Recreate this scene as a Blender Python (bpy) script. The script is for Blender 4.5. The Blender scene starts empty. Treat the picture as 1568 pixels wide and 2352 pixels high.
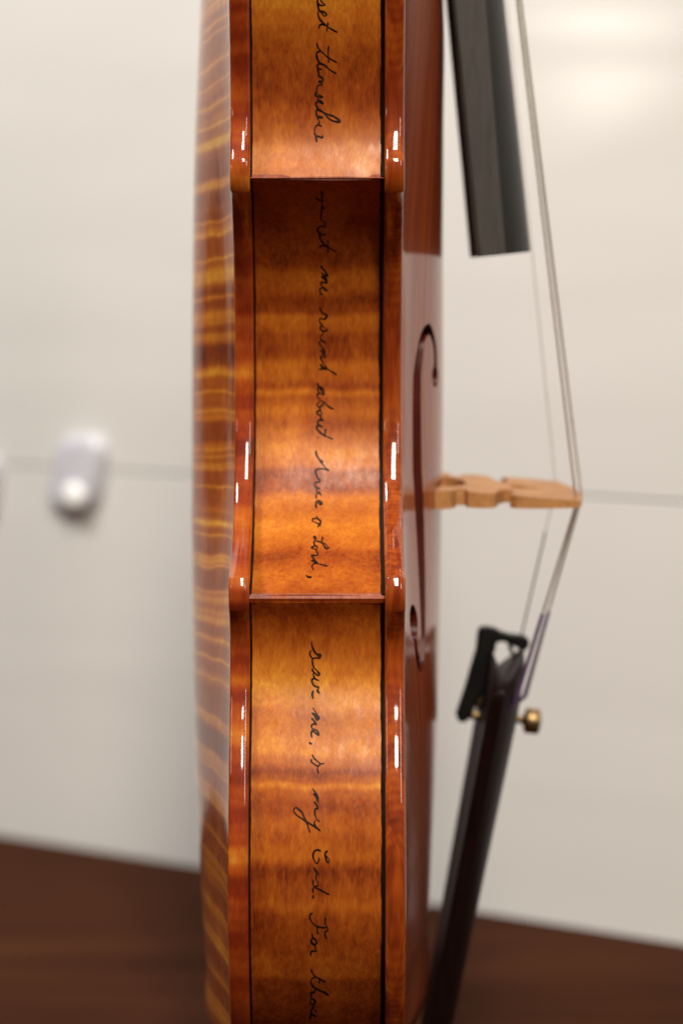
import bpy, bmesh, math, random
import numpy as np
from mathutils import Vector
from mathutils.geometry import delaunay_2d_cdt

random.seed(4)
K = 0.001                                   # all lengths below are millimetres
scene = bpy.context.scene
COL = scene.collection

# ------------------------------------------------------------------ camera
PITCH = math.radians(5.34)
CAM = np.array([5.6, -685.0, 56.0])
cam_d = bpy.data.cameras.new("camera")
cam = bpy.data.objects.new("camera", cam_d)
COL.objects.link(cam)
cam.location = CAM * K
cam.rotation_euler = (math.radians(90) - PITCH, 0, 0)
cam_d.sensor_fit = 'VERTICAL'
cam_d.sensor_height = 36.0
cam_d.sensor_width = 24.0
cam_d.lens = 91.0
cam_d.clip_start = 0.02
cam_d.clip_end = 50
cam_d.dof.use_dof = True
cam_d.dof.focus_distance = 0.603
cam_d.dof.aperture_fstop = 8.2
cam_d.dof.aperture_blades = 0
scene.camera = cam

# ------------------------------------------------------------------ world and lamps
world = bpy.data.worlds.new("World")
scene.world = world
world.use_nodes = True
bg = world.node_tree.nodes["Background"]
bg.inputs[0].default_value = (1.0, 0.93, 0.86, 1)
bg.inputs[1].default_value = 0.012


def area_lamp(name, loc, target, size, power, color, sy=None):
    d = bpy.data.lights.new(name, 'AREA')
    d.shape = 'DISK' if sy is None else 'RECTANGLE'
    d.size = size * K
    if sy:
        d.size_y = sy * K
    d.energy = power
    d.color = color
    o = bpy.data.objects.new(name, d)
    COL.objects.link(o)
    o.location = Vector(loc) * K
    o.rotation_euler = (Vector(target) - Vector(loc)).to_track_quat('-Z', 'Y').to_euler()
    return o


area_lamp("ceiling_lamp", (150, -1490, 1690), (0, -80, 0), 240, 50.0, (1.0, 0.90, 0.76), 1000)
area_lamp("desk_lamp", (540, -1000, 680), (0, -80, 0), 70, 3.0, (1.0, 0.90, 0.76), 420)
area_lamp("side_lamp", (-710, -222, 213), (120, 260, 60), 80, 0.28, (1.0, 0.90, 0.78))
area_lamp("fill_light", (-620, -190, 900), (0, 120, -20), 260, 10.5, (1.0, 0.96, 0.92))  # added unseen fill: washes out the wall shadow and brightens the back plate

scene.view_settings.view_transform = 'Standard'
scene.view_settings.look = 'None'
scene.view_settings.exposure = 0.0
scene.view_settings.gamma = 1.0
scene.view_settings.use_curve_mapping = False
scene.render.engine = 'CYCLES'
scene.cycles.use_denoising = True
scene.cycles.max_bounces = 8
scene.cycles.sample_clamp_indirect = 6.0

# ------------------------------------------------------------------ photo pixel -> ray  (1568 x 2352 pixel frame)
FPX = 91.0 / 36.0 * 2352.0
RIGHT = np.array([1.0, 0, 0])
FWD = np.array([0, math.cos(PITCH), -math.sin(PITCH)])
UPV = np.array([0, math.sin(PITCH), math.cos(PITCH)])


def ray(px, py):
    return FWD * FPX + RIGHT * (px - 784.0) - UPV * (py - 1176.0)


def at_y(px, py, Y):
    """point where the sight line of a photo pixel meets the plane Y (mm)"""
    d = ray(px, py)
    t = (Y - CAM[1]) / d[1]
    return CAM + d * t


# ------------------------------------------------------------------ object helpers
def link_mesh(name, verts, faces, mat=None, parent=None, smooth=True, scale=K, angle=None):
    me = bpy.data.meshes.new(name)
    me.from_pydata([tuple(np.asarray(v, float) * scale) for v in verts], [], faces)
    me.update()
    bm = bmesh.new()
    bm.from_mesh(me)
    bmesh.ops.remove_doubles(bm, verts=bm.verts, dist=2e-6)
    bmesh.ops.recalc_face_normals(bm, faces=bm.faces)
    for f in bm.faces:
        f.smooth = smooth
    if angle:
        for e in bm.edges:
            if len(e.link_faces) == 2 and e.calc_face_angle(0) > math.radians(angle):
                e.smooth = False
    bm.to_mesh(me)
    bm.free()
    o = bpy.data.objects.new(name, me)
    COL.objects.link(o)
    if mat:
        me.materials.append(mat)
    if parent:
        o.parent = parent
    return o


def empty(name, loc=(0, 0, 0)):
    o = bpy.data.objects.new(name, None)
    COL.objects.link(o)
    o.location = Vector(loc) * K
    o.empty_display_size = 0.02
    return o


def tag(o, label, cat, group=None):
    o["label"] = label
    o["category"] = cat
    if group:
        o["group"] = group


def structure(o):
    o["kind"] = "structure"
    return o


def catmull(pts, step=1.0):
    """centripetal-ish Catmull-Rom through pts, resampled about every `step`"""
    P = [np.asarray(p, float) for p in pts]
    P = [2 * P[0] - P[1]] + P + [2 * P[-1] - P[-2]]
    out = []
    for i in range(1, len(P) - 2):
        p0, p1, p2, p3 = P[i - 1:i + 3]
        n = max(2, int(math.ceil(np.linalg.norm(p2 - p1) / step)))
        # chord-length tangents
        d01 = np.linalg.norm(p1 - p0) + 1e-9
        d12 = np.linalg.norm(p2 - p1) + 1e-9
        d23 = np.linalg.norm(p3 - p2) + 1e-9
        m1 = ((p1 - p0) / d01 - (p2 - p0) / (d01 + d12) + (p2 - p1) / d12) * d12
        m2 = ((p2 - p1) / d12 - (p3 - p1) / (d12 + d23) + (p3 - p2) / d23) * d12
        for k in range(n):
            u = k / n
            out.append((2 * u**3 - 3 * u**2 + 1) * p1 + (u**3 - 2 * u**2 + u) * m1
                       + (-2 * u**3 + 3 * u**2) * p2 + (u**3 - u**2) * m2)
    out.append(P[-2])
    return np.array(out)


def box_vf(cx, cy, cz, sx, sy, sz):
    v = [(cx + a * sx / 2, cy + b * sy / 2, cz + c * sz / 2) for a in (-1, 1) for b in (-1, 1) for c in (-1, 1)]
    f = [(0, 1, 3, 2), (4, 6, 7, 5), (0, 4, 5, 1), (2, 3, 7, 6), (0, 2, 6, 4), (1, 5, 7, 3)]
    return v, f


def tube(path, radius, seg=10, caps=True):
    """vertices/faces of a tube along path; radius is a number or one per point"""
    path = np.asarray(path, float)
    n = len(path)
    rad = np.full(n, radius) if np.isscalar(radius) else np.asarray(radius)
    v, f = [], []
    ref = None
    for i in range(n):
        t = path[min(i + 1, n - 1)] - path[max(i - 1, 0)]
        t = t / (np.linalg.norm(t) + 1e-12)
        if ref is None:
            ref = np.cross(t, [0, 1, 0.01])
            if np.linalg.norm(ref) < 1e-3:
                ref = np.cross(t, [1, 0, 0.01])
        a = ref - t * ref.dot(t)
        a /= np.linalg.norm(a)
        b = np.cross(t, a)
        ref = a
        for k in range(seg):
            q = 2 * math.pi * k / seg
            v.append(path[i] + rad[i] * (math.cos(q) * a + math.sin(q) * b))
    for i in range(n - 1):
        for k in range(seg):
            k2 = (k + 1) % seg
            f.append((i * seg + k, i * seg + k2, (i + 1) * seg + k2, (i + 1) * seg + k))
    if caps:
        f.append(tuple(range(seg))[::-1])
        f.append(tuple((n - 1) * seg + k for k in range(seg)))
    return v, f


def lathe(origin, axis, prof, seg=32):
    """prof: (distance along axis, radius)"""
    axis = np.asarray(axis, float)
    axis = axis / np.linalg.norm(axis)
    a = np.cross(axis, [0.0, 1.0, 0.0])
    if np.linalg.norm(a) < 1e-3:
        a = np.cross(axis, [1.0, 0, 0])
    a /= np.linalg.norm(a)
    b = np.cross(axis, a)
    v, f = [], []
    for (d, r) in prof:
        for k in range(seg):
            q = 2 * math.pi * k / seg
            v.append(np.asarray(origin) + axis * d + r * (math.cos(q) * a + math.sin(q) * b))
    for i in range(len(prof) - 1):
        for k in range(seg):
            k2 = (k + 1) % seg
            f.append((i * seg + k, i * seg + k2, (i + 1) * seg + k2, (i + 1) * seg + k))
    f.append(tuple(range(seg))[::-1])
    f.append(tuple((len(prof) - 1) * seg + k for k in range(seg)))
    return v, f


def loft(sections, caps=True):
    n = len(sections[0])
    v = [p for s in sections for p in s]
    f = []
    for i in range(len(sections) - 1):
        for k in range(n):
            k2 = (k + 1) % n
            f.append((i * n + k, i * n + k2, (i + 1) * n + k2, (i + 1) * n + k))
    if caps:
        f.append(tuple(range(n))[::-1])
        f.append(tuple((len(sections) - 1) * n + k for k in range(n)))
    return v, f


# ------------------------------------------------------------------ material helpers
class NT:
    def __init__(self, name):
        self.m = bpy.data.materials.new(name)
        self.m.use_nodes = True
        self.t = self.m.node_tree
        self.b = self.t.nodes["Principled BSDF"]

    def n(self, kind, **kw):
        x = self.t.nodes.new(kind)
        for k, v in kw.items():
            setattr(x, k, v)
        return x

    def l(self, a, b):
        self.t.links.new(a, b)

    def set(self, **kw):
        names = dict(base='Base Color', rough='Roughness', metal='Metallic', coat='Coat Weight',
                     coat_rough='Coat Roughness', ior='IOR', spec='Specular IOR Level', coat_ior='Coat IOR',
                     sheen='Sheen Weight', coat_tint='Coat Tint', aniso='Anisotropic')
        for k, v in kw.items():
            s = self.b.inputs[names[k]]
            s.default_value = (*v, 1) if isinstance(v, tuple) and len(v) == 3 else v

    def coord(self, scale=(1, 1, 1), kind='Object', loc=(0, 0, 0), rot=(0, 0, 0)):
        tc = self.n('ShaderNodeTexCoord')
        mp = self.n('ShaderNodeMapping')
        mp.inputs['Scale'].default_value = scale
        mp.inputs['Location'].default_value = loc
        mp.inputs['Rotation'].default_value = rot
        self.l(tc.outputs[kind], mp.inputs['Vector'])
        return mp.outputs['Vector']

    def noise(self, vec, scale=1.0, detail=3.0, rough=0.5, dist=0.0):
        x = self.n('ShaderNodeTexNoise')
        x.inputs['Scale'].default_value = scale
        x.inputs['Detail'].default_value = detail
        x.inputs['Roughness'].default_value = rough
        x.inputs['Distortion'].default_value = dist
        self.l(vec, x.inputs['Vector'])
        return x.outputs['Fac']

    def math(self, op, a, b=None, c=None, clamp=False):
        x = self.n('ShaderNodeMath', operation=op, use_clamp=clamp)
        for i, s in enumerate((a, b, c)):
            if s is None:
                continue
            if isinstance(s, (int, float)):
                x.inputs[i].default_value = s
            else:
                self.l(s, x.inputs[i])
        return x.outputs[0]

    def ramp(self, fac, stops, interp='LINEAR'):
        x = self.n('ShaderNodeValToRGB')
        cr = x.color_ramp
        cr.interpolation = interp
        while len(cr.elements) > 1:
            cr.elements.remove(cr.elements[-1])
        for i, (p, c) in enumerate(stops):
            e = cr.elements[0] if i == 0 else cr.elements.new(p)
            e.position = p
            e.color = (*c, 1) if isinstance(c, tuple) else (c, c, c, 1)
        self.l(fac, x.inputs['Fac'])
        return x.outputs['Color']

    def mix(self, fac, a, b, mode='MIX'):
        x = self.n('ShaderNodeMix', data_type='RGBA', blend_type=mode)
        for s, v in ((x.inputs[0], fac), (x.inputs[6], a), (x.inputs[7], b)):
            if isinstance(v, (int, float)):
                s.default_value = v
            elif isinstance(v, tuple):
                s.default_value = (*v, 1)
            else:
                self.l(v, s)
        return x.outputs[2]

    def bump(self, height, strength, dist, target='Normal'):
        x = self.n('ShaderNodeBump')
        x.inputs['Strength'].default_value = strength
        x.inputs['Distance'].default_value = dist
        self.l(height, x.inputs['Height'])
        self.l(x.outputs[0], self.b.inputs[target])
        return x.outputs[0]


def sep_z(nt, vec):
    s = nt.n('ShaderNodeSeparateXYZ')
    nt.l(vec, s.inputs[0])
    return s.outputs


AMBER = [(0.00, (0.045, 0.0055, 0.0014)), (0.22, (0.165, 0.024, 0.0036)), (0.45, (0.345, 0.074, 0.0072)),
         (0.70, (0.52, 0.150, 0.0125)), (0.88, (0.66, 0.25, 0.020)), (1.0, (0.82, 0.41, 0.042))]


def maple(name, ramp_stops=None, zr=None, slant=0.0, flame_scale=150.0, contrast=0.6, base=0.45,
          coat_rough=0.06, red=0.0, uneven=1.0, thin=False, coat_ior=1.5, coat=1.0, ripple=0.30):
    """varnished flamed maple.  ramp_stops: figure of this very piece of wood along z (photo reading)"""
    nt = NT(name)
    obj = nt.coord()
    xyz = sep_z(nt, obj)
    # waviness of the flame
    wob = nt.noise(nt.coord((75, 25, 30)), 1.0, 2.0, 0.55)
    wob = nt.math('MULTIPLY', nt.math('SUBTRACT', wob, 0.5), 0.0038)
    z = nt.math('ADD', xyz[2], wob)
    if slant:
        z = nt.math('ADD', z, nt.math('MULTIPLY', nt.math('ABSOLUTE', xyz[1]), slant))
    if ramp_stops:
        u = nt.math('DIVIDE', nt.math('SUBTRACT', z, zr[0]), zr[1] - zr[0], clamp=True)
        fl = nt.ramp(u, ramp_stops, 'EASE')
    else:
        cz = nt.n('ShaderNodeCombineXYZ')
        nt.l(z, cz.inputs[2])
        n1 = nt.noise(cz.outputs[0], flame_scale, 2.0, 0.45)
        if thin:
            rdg = nt.math('ABSOLUTE', nt.math('SUBTRACT', n1, 0.5))
            pk = nt.ramp(rdg, [(0.0, 1.0), (0.020, 0.50), (0.055, 0.1), (0.12, 0.0)])
            n3 = nt.noise(cz.outputs[0], flame_scale * 0.37, 2.0, 0.5)
            fl = nt.math('ADD', nt.math('MULTIPLY_ADD', pk, contrast, base - 0.12),
                         nt.math('MULTIPLY', nt.math('SUBTRACT', n3, 0.5), 0.9))
        else:
            fl = nt.math('MULTIPLY_ADD', nt.math('SUBTRACT', n1, 0.5), contrast * 3.2, base)
    # patchy lustre, fine fibres
    patch = nt.noise(nt.coord((160, 160, 70)), 1.0, 4.0, 0.6)
    fib = nt.noise(nt.coord((2600, 2600, 260)), 1.0, 3.0, 0.65)
    pore = nt.noise(nt.coord((1500, 1500, 420), loc=(3, 1, 7)), 1.0, 2.0, 0.5)
    v = nt.math('ADD', fl, nt.math('MULTIPLY', nt.math('SUBTRACT', patch, 0.5), 0.42 * uneven))
    v = nt.math('ADD', v, nt.math('MULTIPLY', nt.math('SUBTRACT', fib, 0.5), 0.34))
    v = nt.math('ADD', v, nt.math('MULTIPLY', nt.math('SUBTRACT', pore, 0.5), 0.16))
    fleck = nt.noise(nt.coord((850, 850, 330), loc=(5, 2, 1)), 1.0, 2.0, 0.55, 0.3)
    v = nt.math('ADD', v, nt.math('MULTIPLY', nt.math('SUBTRACT', fleck, 0.5), 0.34), clamp=True)
    col = nt.ramp(v, AMBER)
    # varnish gathers in redder clouds
    cloud = nt.noise(nt.coord((45, 45, 45), loc=(0.4, 2.2, 1.3)), 1.0, 3.0, 0.55)
    cf = nt.ramp(cloud, [(0.42, 0.0), (0.68, 0.55)])
    col = nt.mix(nt.math('MULTIPLY', cf, 0.55 + red), col, (0.55, 0.17, 0.10), 'MULTIPLY')
    if red:
        col = nt.mix(red, col, (0.30, 0.030, 0.006), 'MIX')
    nt.l(col, nt.b.inputs['Base Color'])
    nt.set(rough=0.5, spec=0.08, coat=coat, coat_rough=coat_rough, coat_ior=coat_ior)
    # brush ripple of the varnish
    h1 = nt.noise(nt.coord((320, 320, 45)), 1.0, 3.0, 0.55)
    h2 = nt.noise(nt.coord((1500, 1500, 320)), 1.0, 2.0, 0.5)
    h = nt.math('ADD', h1, nt.math('MULTIPLY', h2, 0.12))
    nt.bump(h, ripple, 0.00022, 'Coat Normal')
    nt.bump(fib, 0.15, 0.0001, 'Normal')
    cr = nt.noise(nt.coord((500, 500, 70), loc=(1, 2, 3)), 1.0, 3.0, 0.6)
    nt.l(nt.math('MULTIPLY_ADD', cr, coat_rough * 1.6, coat_rough * 0.25), nt.b.inputs['Coat Roughness'])
    return nt.m


def spruce():
    nt = NT("varnished_spruce")
    g = nt.noise(nt.coord((60, 850, 6)), 1.0, 2.0, 0.5)
    f2 = nt.noise(nt.coord((900, 2600, 90)), 1.0, 2.0, 0.6)
    v = nt.math('ADD', nt.math('MULTIPLY', g, 0.75), nt.math('MULTIPLY', f2, 0.3))
    col = nt.ramp(v, [(0.25, (0.15, 0.020, 0.0035)), (0.5, (0.25, 0.040, 0.0055)), (0.78, (0.36, 0.075, 0.009))])
    nt.l(col, nt.b.inputs['Base Color'])
    nt.set(rough=0.5, spec=0.08, coat=1.0, coat_rough=0.09, coat_ior=1.42)
    h = nt.noise(nt.coord((900, 900, 12)), 1.0, 3.0, 0.65)
    nt.bump(h, 0.28, 0.00020, 'Coat Normal')
    return nt.m


def spruce_edge():
    nt = NT("varnished_spruce_edge")
    w = nt.n('ShaderNodeTexWave', wave_type='RINGS', rings_direction='X', wave_profile='SIN')
    w.inputs['Scale'].default_value = 1.0
    w.inputs['Distortion'].default_value = 4.0
    w.inputs['Detail'].default_value = 2.0
    nt.l(nt.coord((130, 400, 60)), w.inputs['Vector'])
    n2 = nt.noise(nt.coord((330, 330, 34)), 1.0, 3.0, 0.55, 0.5)
    v = nt.math('ADD', nt.math('MULTIPLY', w.outputs['Fac'], 0.07), nt.math('MULTIPLY', n2, 0.95), clamp=True)
    col = nt.ramp(v, [(0.22, (0.10, 0.011, 0.002)), (0.46, (0.22, 0.030, 0.0035)), (0.66, (0.37, 0.070, 0.006)),
                      (0.86, (0.56, 0.16, 0.012))])
    nt.l(col, nt.b.inputs['Base Color'])
    nt.set(rough=0.5, spec=0.08, coat=1.0, coat_rough=0.05, coat_ior=1.52)
    h = nt.noise(nt.coord((380, 380, 70)), 1.0, 3.0, 0.55)
    nt.bump(h, 0.04, 0.00025, 'Coat Normal')
    return nt.m


def plain(name, col, rough=0.5, metal=0.0, coat=0.0, spec=0.5, vary=0.25, scale=(400, 400, 60), bump=0.0,
          coat_rough=0.1):
    nt = NT(name)
    n = nt.noise(nt.coord(scale), 1.0, 4.0, 0.6)
    lo = tuple(max(0.0, c * (1 - vary)) for c in col)
    hi = tuple(min(1.0, c * (1 + vary)) for c in col)
    nt.l(nt.ramp(n, [(0.3, lo), (0.7, hi)]), nt.b.inputs['Base Color'])
    nt.set(rough=rough, metal=metal, coat=coat, spec=spec, coat_rough=coat_rough)
    if bump:
        nt.bump(n, bump, 0.0002)
    return nt.m


# ------------------------------------------------------------------ violin outline
# t runs down the body in mm from its upper end, w is the half width at the plate edge
Z_UT = at_y(550, 440, -77.5)[2]              # lower tip of the upper corner
Z_LT = at_y(545, 1325, -92.5)[2]             # upper tip of the lower corner
TS = (Z_UT - Z_LT) / 90.0


def zt(t):
    return Z_UT - (np.asarray(t, float) - 125.5) * TS


def tz(z):
    return 125.5 + (Z_UT - np.asarray(z, float)) / TS


plate_up = [(0, 0), (0.6, 14), (3, 30), (9, 48), (20, 66), (34, 78.5), (51, 84), (68, 83), (86, 78.2), (99, 74.6),
            (107, 74.2), (114, 76), (118.6, 78.6)]
plate_c = [(125.5, 78.2), (127.4, 73.4), (131, 68), (138, 62), (147, 57.8), (159, 55.2), (171, 54.9), (184, 57.0),
           (195, 62), (204, 70), (210, 79), (213.6, 87.5), (215.5, 93.4)]
plate_lo = [(223.2, 93.4), (226.5, 90.6), (232, 88.2), (240, 88.8), (251, 93.0), (264, 98.8), (279, 103.4),
            (296, 104.2), (315, 98.5), (330, 88), (342, 72), (350, 51), (354, 27), (355, 0)]
rib_up = [(3, 0), (3.6, 14), (6, 29), (11.6, 46.5), (22, 63.8), (35.2, 75.8), (51, 81.1), (67.6, 80.1), (85, 75.4),
          (98.5, 71.8), (106.5, 71.2), (114, 72.4), (122, 75.6)]
rib_c = [(122.6, 75.4), (124.6, 71.2), (128.5, 65.8), (136, 59.4), (145.8, 55.0), (158.6, 52.3), (171, 52.0),
         (184.6, 54.2), (196.6, 59.6), (206.2, 67.4), (212.6, 75.2), (217, 82.0), (220.3, 88.9)]
rib_lo = [(221.9, 89.0), (226.3, 86.7), (232.0, 85.3), (240, 86.0), (250.2, 90.2), (263, 96.0), (278.6, 100.6),
          (295.6, 101.4), (313.5, 95.8), (327.8, 85.8), (339.6, 70.2), (347, 50), (351, 26.6), (352, 0)]

half = np.vstack([catmull(plate_up, 1.2), catmull(plate_c, 0.9), catmull(plate_lo, 1.2)])
out_poly = np.vstack([half, np.column_stack([half[1:-1, 0], -half[1:-1, 1]])[::-1]])   # closed, (t, w)


def poly_normals(P):
    d = np.roll(P, -1, 0) - P
    d /= np.linalg.norm(d, axis=1)[:, None] + 1e-12
    n = np.column_stack([-d[:, 1], d[:, 0]])
    npv = np.roll(n, 1, 0)
    m = n + npv
    m /= np.linalg.norm(m, axis=1)[:, None] + 1e-12
    c = np.clip((m * n).sum(1), 0.6, 1)
    return m / c[:, None]


nrm = poly_normals(out_poly)
area2 = np.sum(out_poly[:, 0] * np.roll(out_poly[:, 1], -1) - np.roll(out_poly[:, 0], -1) * out_poly[:, 1])
if ((out_poly - out_poly.mean(0)) * nrm).sum() < 0:
    nrm = -nrm                                # outward


def corner_k(t):
    """how much an inset shrinks at the corner tips, so that it never crosses itself"""
    t = np.asarray(t)
    a = np.exp(-((t - 122) / 4.6) ** 4) + np.exp(-((t - 219.4) / 5.2) ** 4)
    return 1 - 0.42 * np.clip(a, 0, 1)


KC = corner_k(out_poly[:, 0])


def inset(d):
    return out_poly - nrm * (d * KC)[:, None]


def dist_to_poly(Q, P):
    A = P
    B = np.roll(P, -1, 0)
    best = np.full(len(Q), 1e9)
    for a, b in zip(A, B):
        ab = b - a
        L = ab.dot(ab) + 1e-12
        u = np.clip(((Q - a) @ ab) / L, 0, 1)
        dd = Q - (a + u[:, None] * ab)
        best = np.minimum(best, np.hypot(dd[:, 0], dd[:, 1]))
    return best


def inside(Q, P):
    r = np.zeros(len(Q), bool)
    A, B = P, np.roll(P, -1, 0)
    for a, b in zip(A, B):
        c = ((a[1] > Q[:, 1]) != (b[1] > Q[:, 1]))
        xi = (b[0] - a[0]) * (Q[:, 1] - a[1]) / (b[1] - a[1] + 1e-12) + a[0]
        r ^= c & (Q[:, 0] < xi)
    return r


# smooth width without the corners, used for the cross arching
_we_t = [0, 6, 20, 51, 80, 105, 130, 150, 171, 195, 215, 235, 260, 290, 315, 335, 349, 355]
_we_w = [10, 40, 66, 84, 79, 70, 61, 56.5, 54.5, 60, 70, 82, 95, 103.5, 98, 83, 54, 12]

X_RIB = 15.6
EDGE_OUT = 20.4
# crest of the two plates read from the outlines of the photograph: photo rows -> X at the crest
YB = -7.0
top_sil = [(0, 1016), (300, 1018), (600, 1017), (900, 1017), (1150, 1014), (1450, 1009), (1700, 1002), (1900, 993), (2100, 982), (2300, 968)]
back_sil = [(0, 462), (150, 455), (300, 448), (600, 442), (900, 440), (1200, 440), (1500, 444), (1800, 453), (2000, 463), (2200, 476),
            (2350, 490)]


def crest_table(sil, sign):
    ts, hs = [], []
    for py, px in sil:
        p = at_y(px, py, YB)
        ts.append(float(tz(p[2])))
        hs.append(sign * p[0] + 0.25)
    o = np.argsort(ts)
    ts = list(np.array(ts)[o])
    hs = list(np.array(hs)[o])
    return ts, hs


def crest_fun(sil, sign):
    ts, hs = crest_table(sil, sign)
    # run out to the ends of the body
    t0, h0, t1, h1 = ts[0], hs[0], ts[-1], hs[-1]
    pre = [(0, EDGE_OUT - 0.6), (10, EDGE_OUT + 0.2), (30, EDGE_OUT + (h0 - EDGE_OUT) * 0.55), ]
    pre = [p for p in pre if p[0] < t0 - 8]
    post = [(t1 + (355 - t1) * 0.5, EDGE_OUT + (h1 - EDGE_OUT) * 0.45), (352, EDGE_OUT - 0.5), (355, EDGE_OUT - 0.6)]
    P = catmull(pre + list(zip(ts, hs)) + post, 1.5)
    return lambda t: np.interp(t, P[:, 0], P[:, 1])


H_TOP = crest_fun(top_sil, 1)
H_BACK = crest_fun(back_sil, -1)


def arch(t, w, dedge, H):
    """height of the outer surface above the mid plane"""
    t = np.asarray(t, float)
    we = np.interp(t, _we_t, _we_w)
    r = np.clip(np.abs(w) / we, 0, 1.3)
    q = np.clip(r / 0.93, 0, 1)
    g = 0.5 * (1 + np.cos(np.pi * q ** 1.12))
    g = 0.82 * g + 0.18 * np.clip(1 - q ** 2, 0, 1) ** 1.5
    e = EDGE_OUT - 0.35
    base = e - 1.1 * np.exp(-((dedge - 7.0) / 3.6) ** 2)
    h = base + (H(t) - e) * g
    s = np.clip((dedge - 2.5) / 4.0, 0, 1)
    s = s * s * (3 - 2 * s)
    return (1 - s) * (EDGE_OUT - 0.25) + s * h


# ------------------------------------------------------------------ f hole (t, w), bass side w > 0
def zpix(px, py, Y):
    return float(tz(at_y(px, py, Y)[2]))


F_T0 = zpix(985, 752, -27)
F_T1 = zpix(965, 1528, -40)
FL = F_T1 - F_T0


def fh(u, w):
    return (F_T0 + u * FL, w)


f_centre = [fh(.128, 17.9), fh(.075, 18.4), fh(.030, 20.8), fh(.006, 24.0), fh(.022, 27.6), fh(.085, 30.6), fh(.19, 32.7), fh(.32, 34.2),
            fh(.45, 35.3), fh(.58, 36.6), fh(.71, 38.3), fh(.83, 40.4), fh(.93, 42.6), fh(.985, 45.4), fh(.985, 48.4),
            fh(.945, 50.4), fh(.89, 51.2)]
f_wid = [3.0, 2.6, 2.4, 2.8, 3.6, 4.8, 6.0, 6.8, 7.2, 7.2, 6.6, 5.6, 4.4, 3.6, 3.2, 3.4, 4.0]


def f_polygon():
    C = catmull(f_centre, 1.3)
    idx = np.linspace(0, 1, len(f_wid))
    # arclength parametrisation of the width
    P = np.array(f_centre)
    s = np.concatenate([[0], np.cumsum(np.linalg.norm(np.diff(P, axis=0), axis=1))])
    sc = np.concatenate([[0], np.cumsum(np.linalg.norm(np.diff(C, axis=0), axis=1))])
    W = np.interp(sc / sc[-1], s / s[-1], f_wid)
    d = np.gradient(C, axis=0)
    d /= np.linalg.norm(d, axis=1)[:, None]
    n = np.column_stack([-d[:, 1], d[:, 0]])
    L = C + n * W[:, None] / 2
    R = C - n * W[:, None] / 2

    def eye(c, r, a0, a1, k=12):
        q = np.linspace(a0, a1, k)
        return np.column_stack([c[0] + r * np.cos(q), c[1] + r * np.sin(q)])
    # round eyes at both ends
    e0, e1 = C[0] + np.array([2.0, 0.3]), C[-1] + np.array([-3.1, 0.2])
    aL, aR = math.atan2(*(L[0] - e0)[::-1]), math.atan2(*(R[0] - e0)[::-1])
    eye0 = arc(e0, 2.9, R[0], L[0])
    eye1 = arc(e1, 4.6, L[-1], R[-1])
    return np.vstack([L[1:-1], eye1, R[1:-1][::-1], eye0])


def arc(c, r, p, q, k=16):
    """points round c from the direction of p to the direction of q, the long way"""
    a = math.atan2(p[1] - c[1], p[0] - c[0])
    b = math.atan2(q[1] - c[1], q[0] - c[0])
    d = (b - a) % (2 * math.pi)
    if d < math.pi:
        d -= 2 * math.pi
    g = a + d * np.linspace(0, 1, k)
    return np.column_stack([c[0] + r * np.cos(g), c[1] + r * np.sin(g)])


F_POLY = f_polygon()
if np.sum(F_POLY[:, 0] * np.roll(F_POLY[:, 1], -1) - np.roll(F_POLY[:, 0], -1) * F_POLY[:, 1]) < 0:
    F_POLY = F_POLY[::-1]

# ------------------------------------------------------------------ materials of the violin


def yz(py, Y):
    return at_y(784, py, Y)[2] * K


def stops(tab, Y):
    """(photo row, lightness of the wood figure) -> ramp stops along z"""
    zs = [yz(r, Y) for r, _ in tab]
    lo, hi = min(zs), max(zs)
    st = sorted(((z - lo) / (hi - lo), 0.5 + (v - 0.55) * 1.0) for z, (_, v) in zip(zs, tab))
    return st, (lo, hi)


fig_up = [(-60, .7), (0, .85), (40, .72), (80, .6), (120, .46), (170, .38), (220, .42), (262, .55), (300, .62), (340, .76),
          (375, .74), (402, .66)]
fig_c = [(405, .42), (560, .42), (600, .38), (636, .64), (660, .6), (690, .38), (712, .42), (732, .70), (752, .62), (775, .44), (815, .44),
         (842, .68), (868, .62), (888, .48), (903, .76), (917, .56), (945, .70), (972, .52), (1000, .66), (1042, .82), (1070, .70),
         (1088, .42), (1122, .42), (1147, .72), (1172, .62), (1205, .76), (1238, .66), (1262, .42), (1300, .60), (1345, .48)]
fig_lo = [(1390, .42), (1450, .5), (1505, .62), (1545, .74), (1582, .86), (1620, .82), (1645, .66), (1685, .74), (1722, .84), (1748, .62),
          (1768, .40), (1784, .58), (1797, .86), (1812, .60), (1840, .46), (1882, .60), (1912, .56), (1950, .66), (1984, .36), (2030, .44),
          (2062, .54), (2092, .40), (2150, .42), (2203, .52), (2228, .56), (2246, .36), (2300, .40), (2360, .38)]
M_rib = []
for nm, fig, Y in (("maple_rib_upper", fig_up, -78), ("maple_rib_waist", fig_c, -60), ("maple_rib_lower", fig_lo, -93)):
    st, zr = stops(fig, Y)
    M_rib.append(maple(nm, st, zr, coat_rough=0.30, uneven=1.15, coat=0.26))
M_back = maple("maple_back", slant=-0.05, flame_scale=105.0, contrast=0.50, base=0.50, coat_rough=0.07, thin=True, coat_ior=1.21)
M_back_edge = maple("maple_back_edge", flame_scale=110.0, contrast=0.95, base=0.38, coat_rough=0.05, red=0.46, ripple=0.035)
M_mitre = maple("maple_mitre", flame_scale=40.0, contrast=0.3, base=0.30, coat_rough=0.34, red=0.25, coat=0.25)
M_spruce = spruce()
M_spruce_edge = spruce_edge()
M_purf = plain("purfling_black", (0.012, 0.008, 0.006), 0.4, coat=1.0, coat_rough=0.06)
M_seam = plain("dark_seam", (0.010, 0.004, 0.002), 0.6, spec=0.1)
nt = NT("black_ink")
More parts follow.
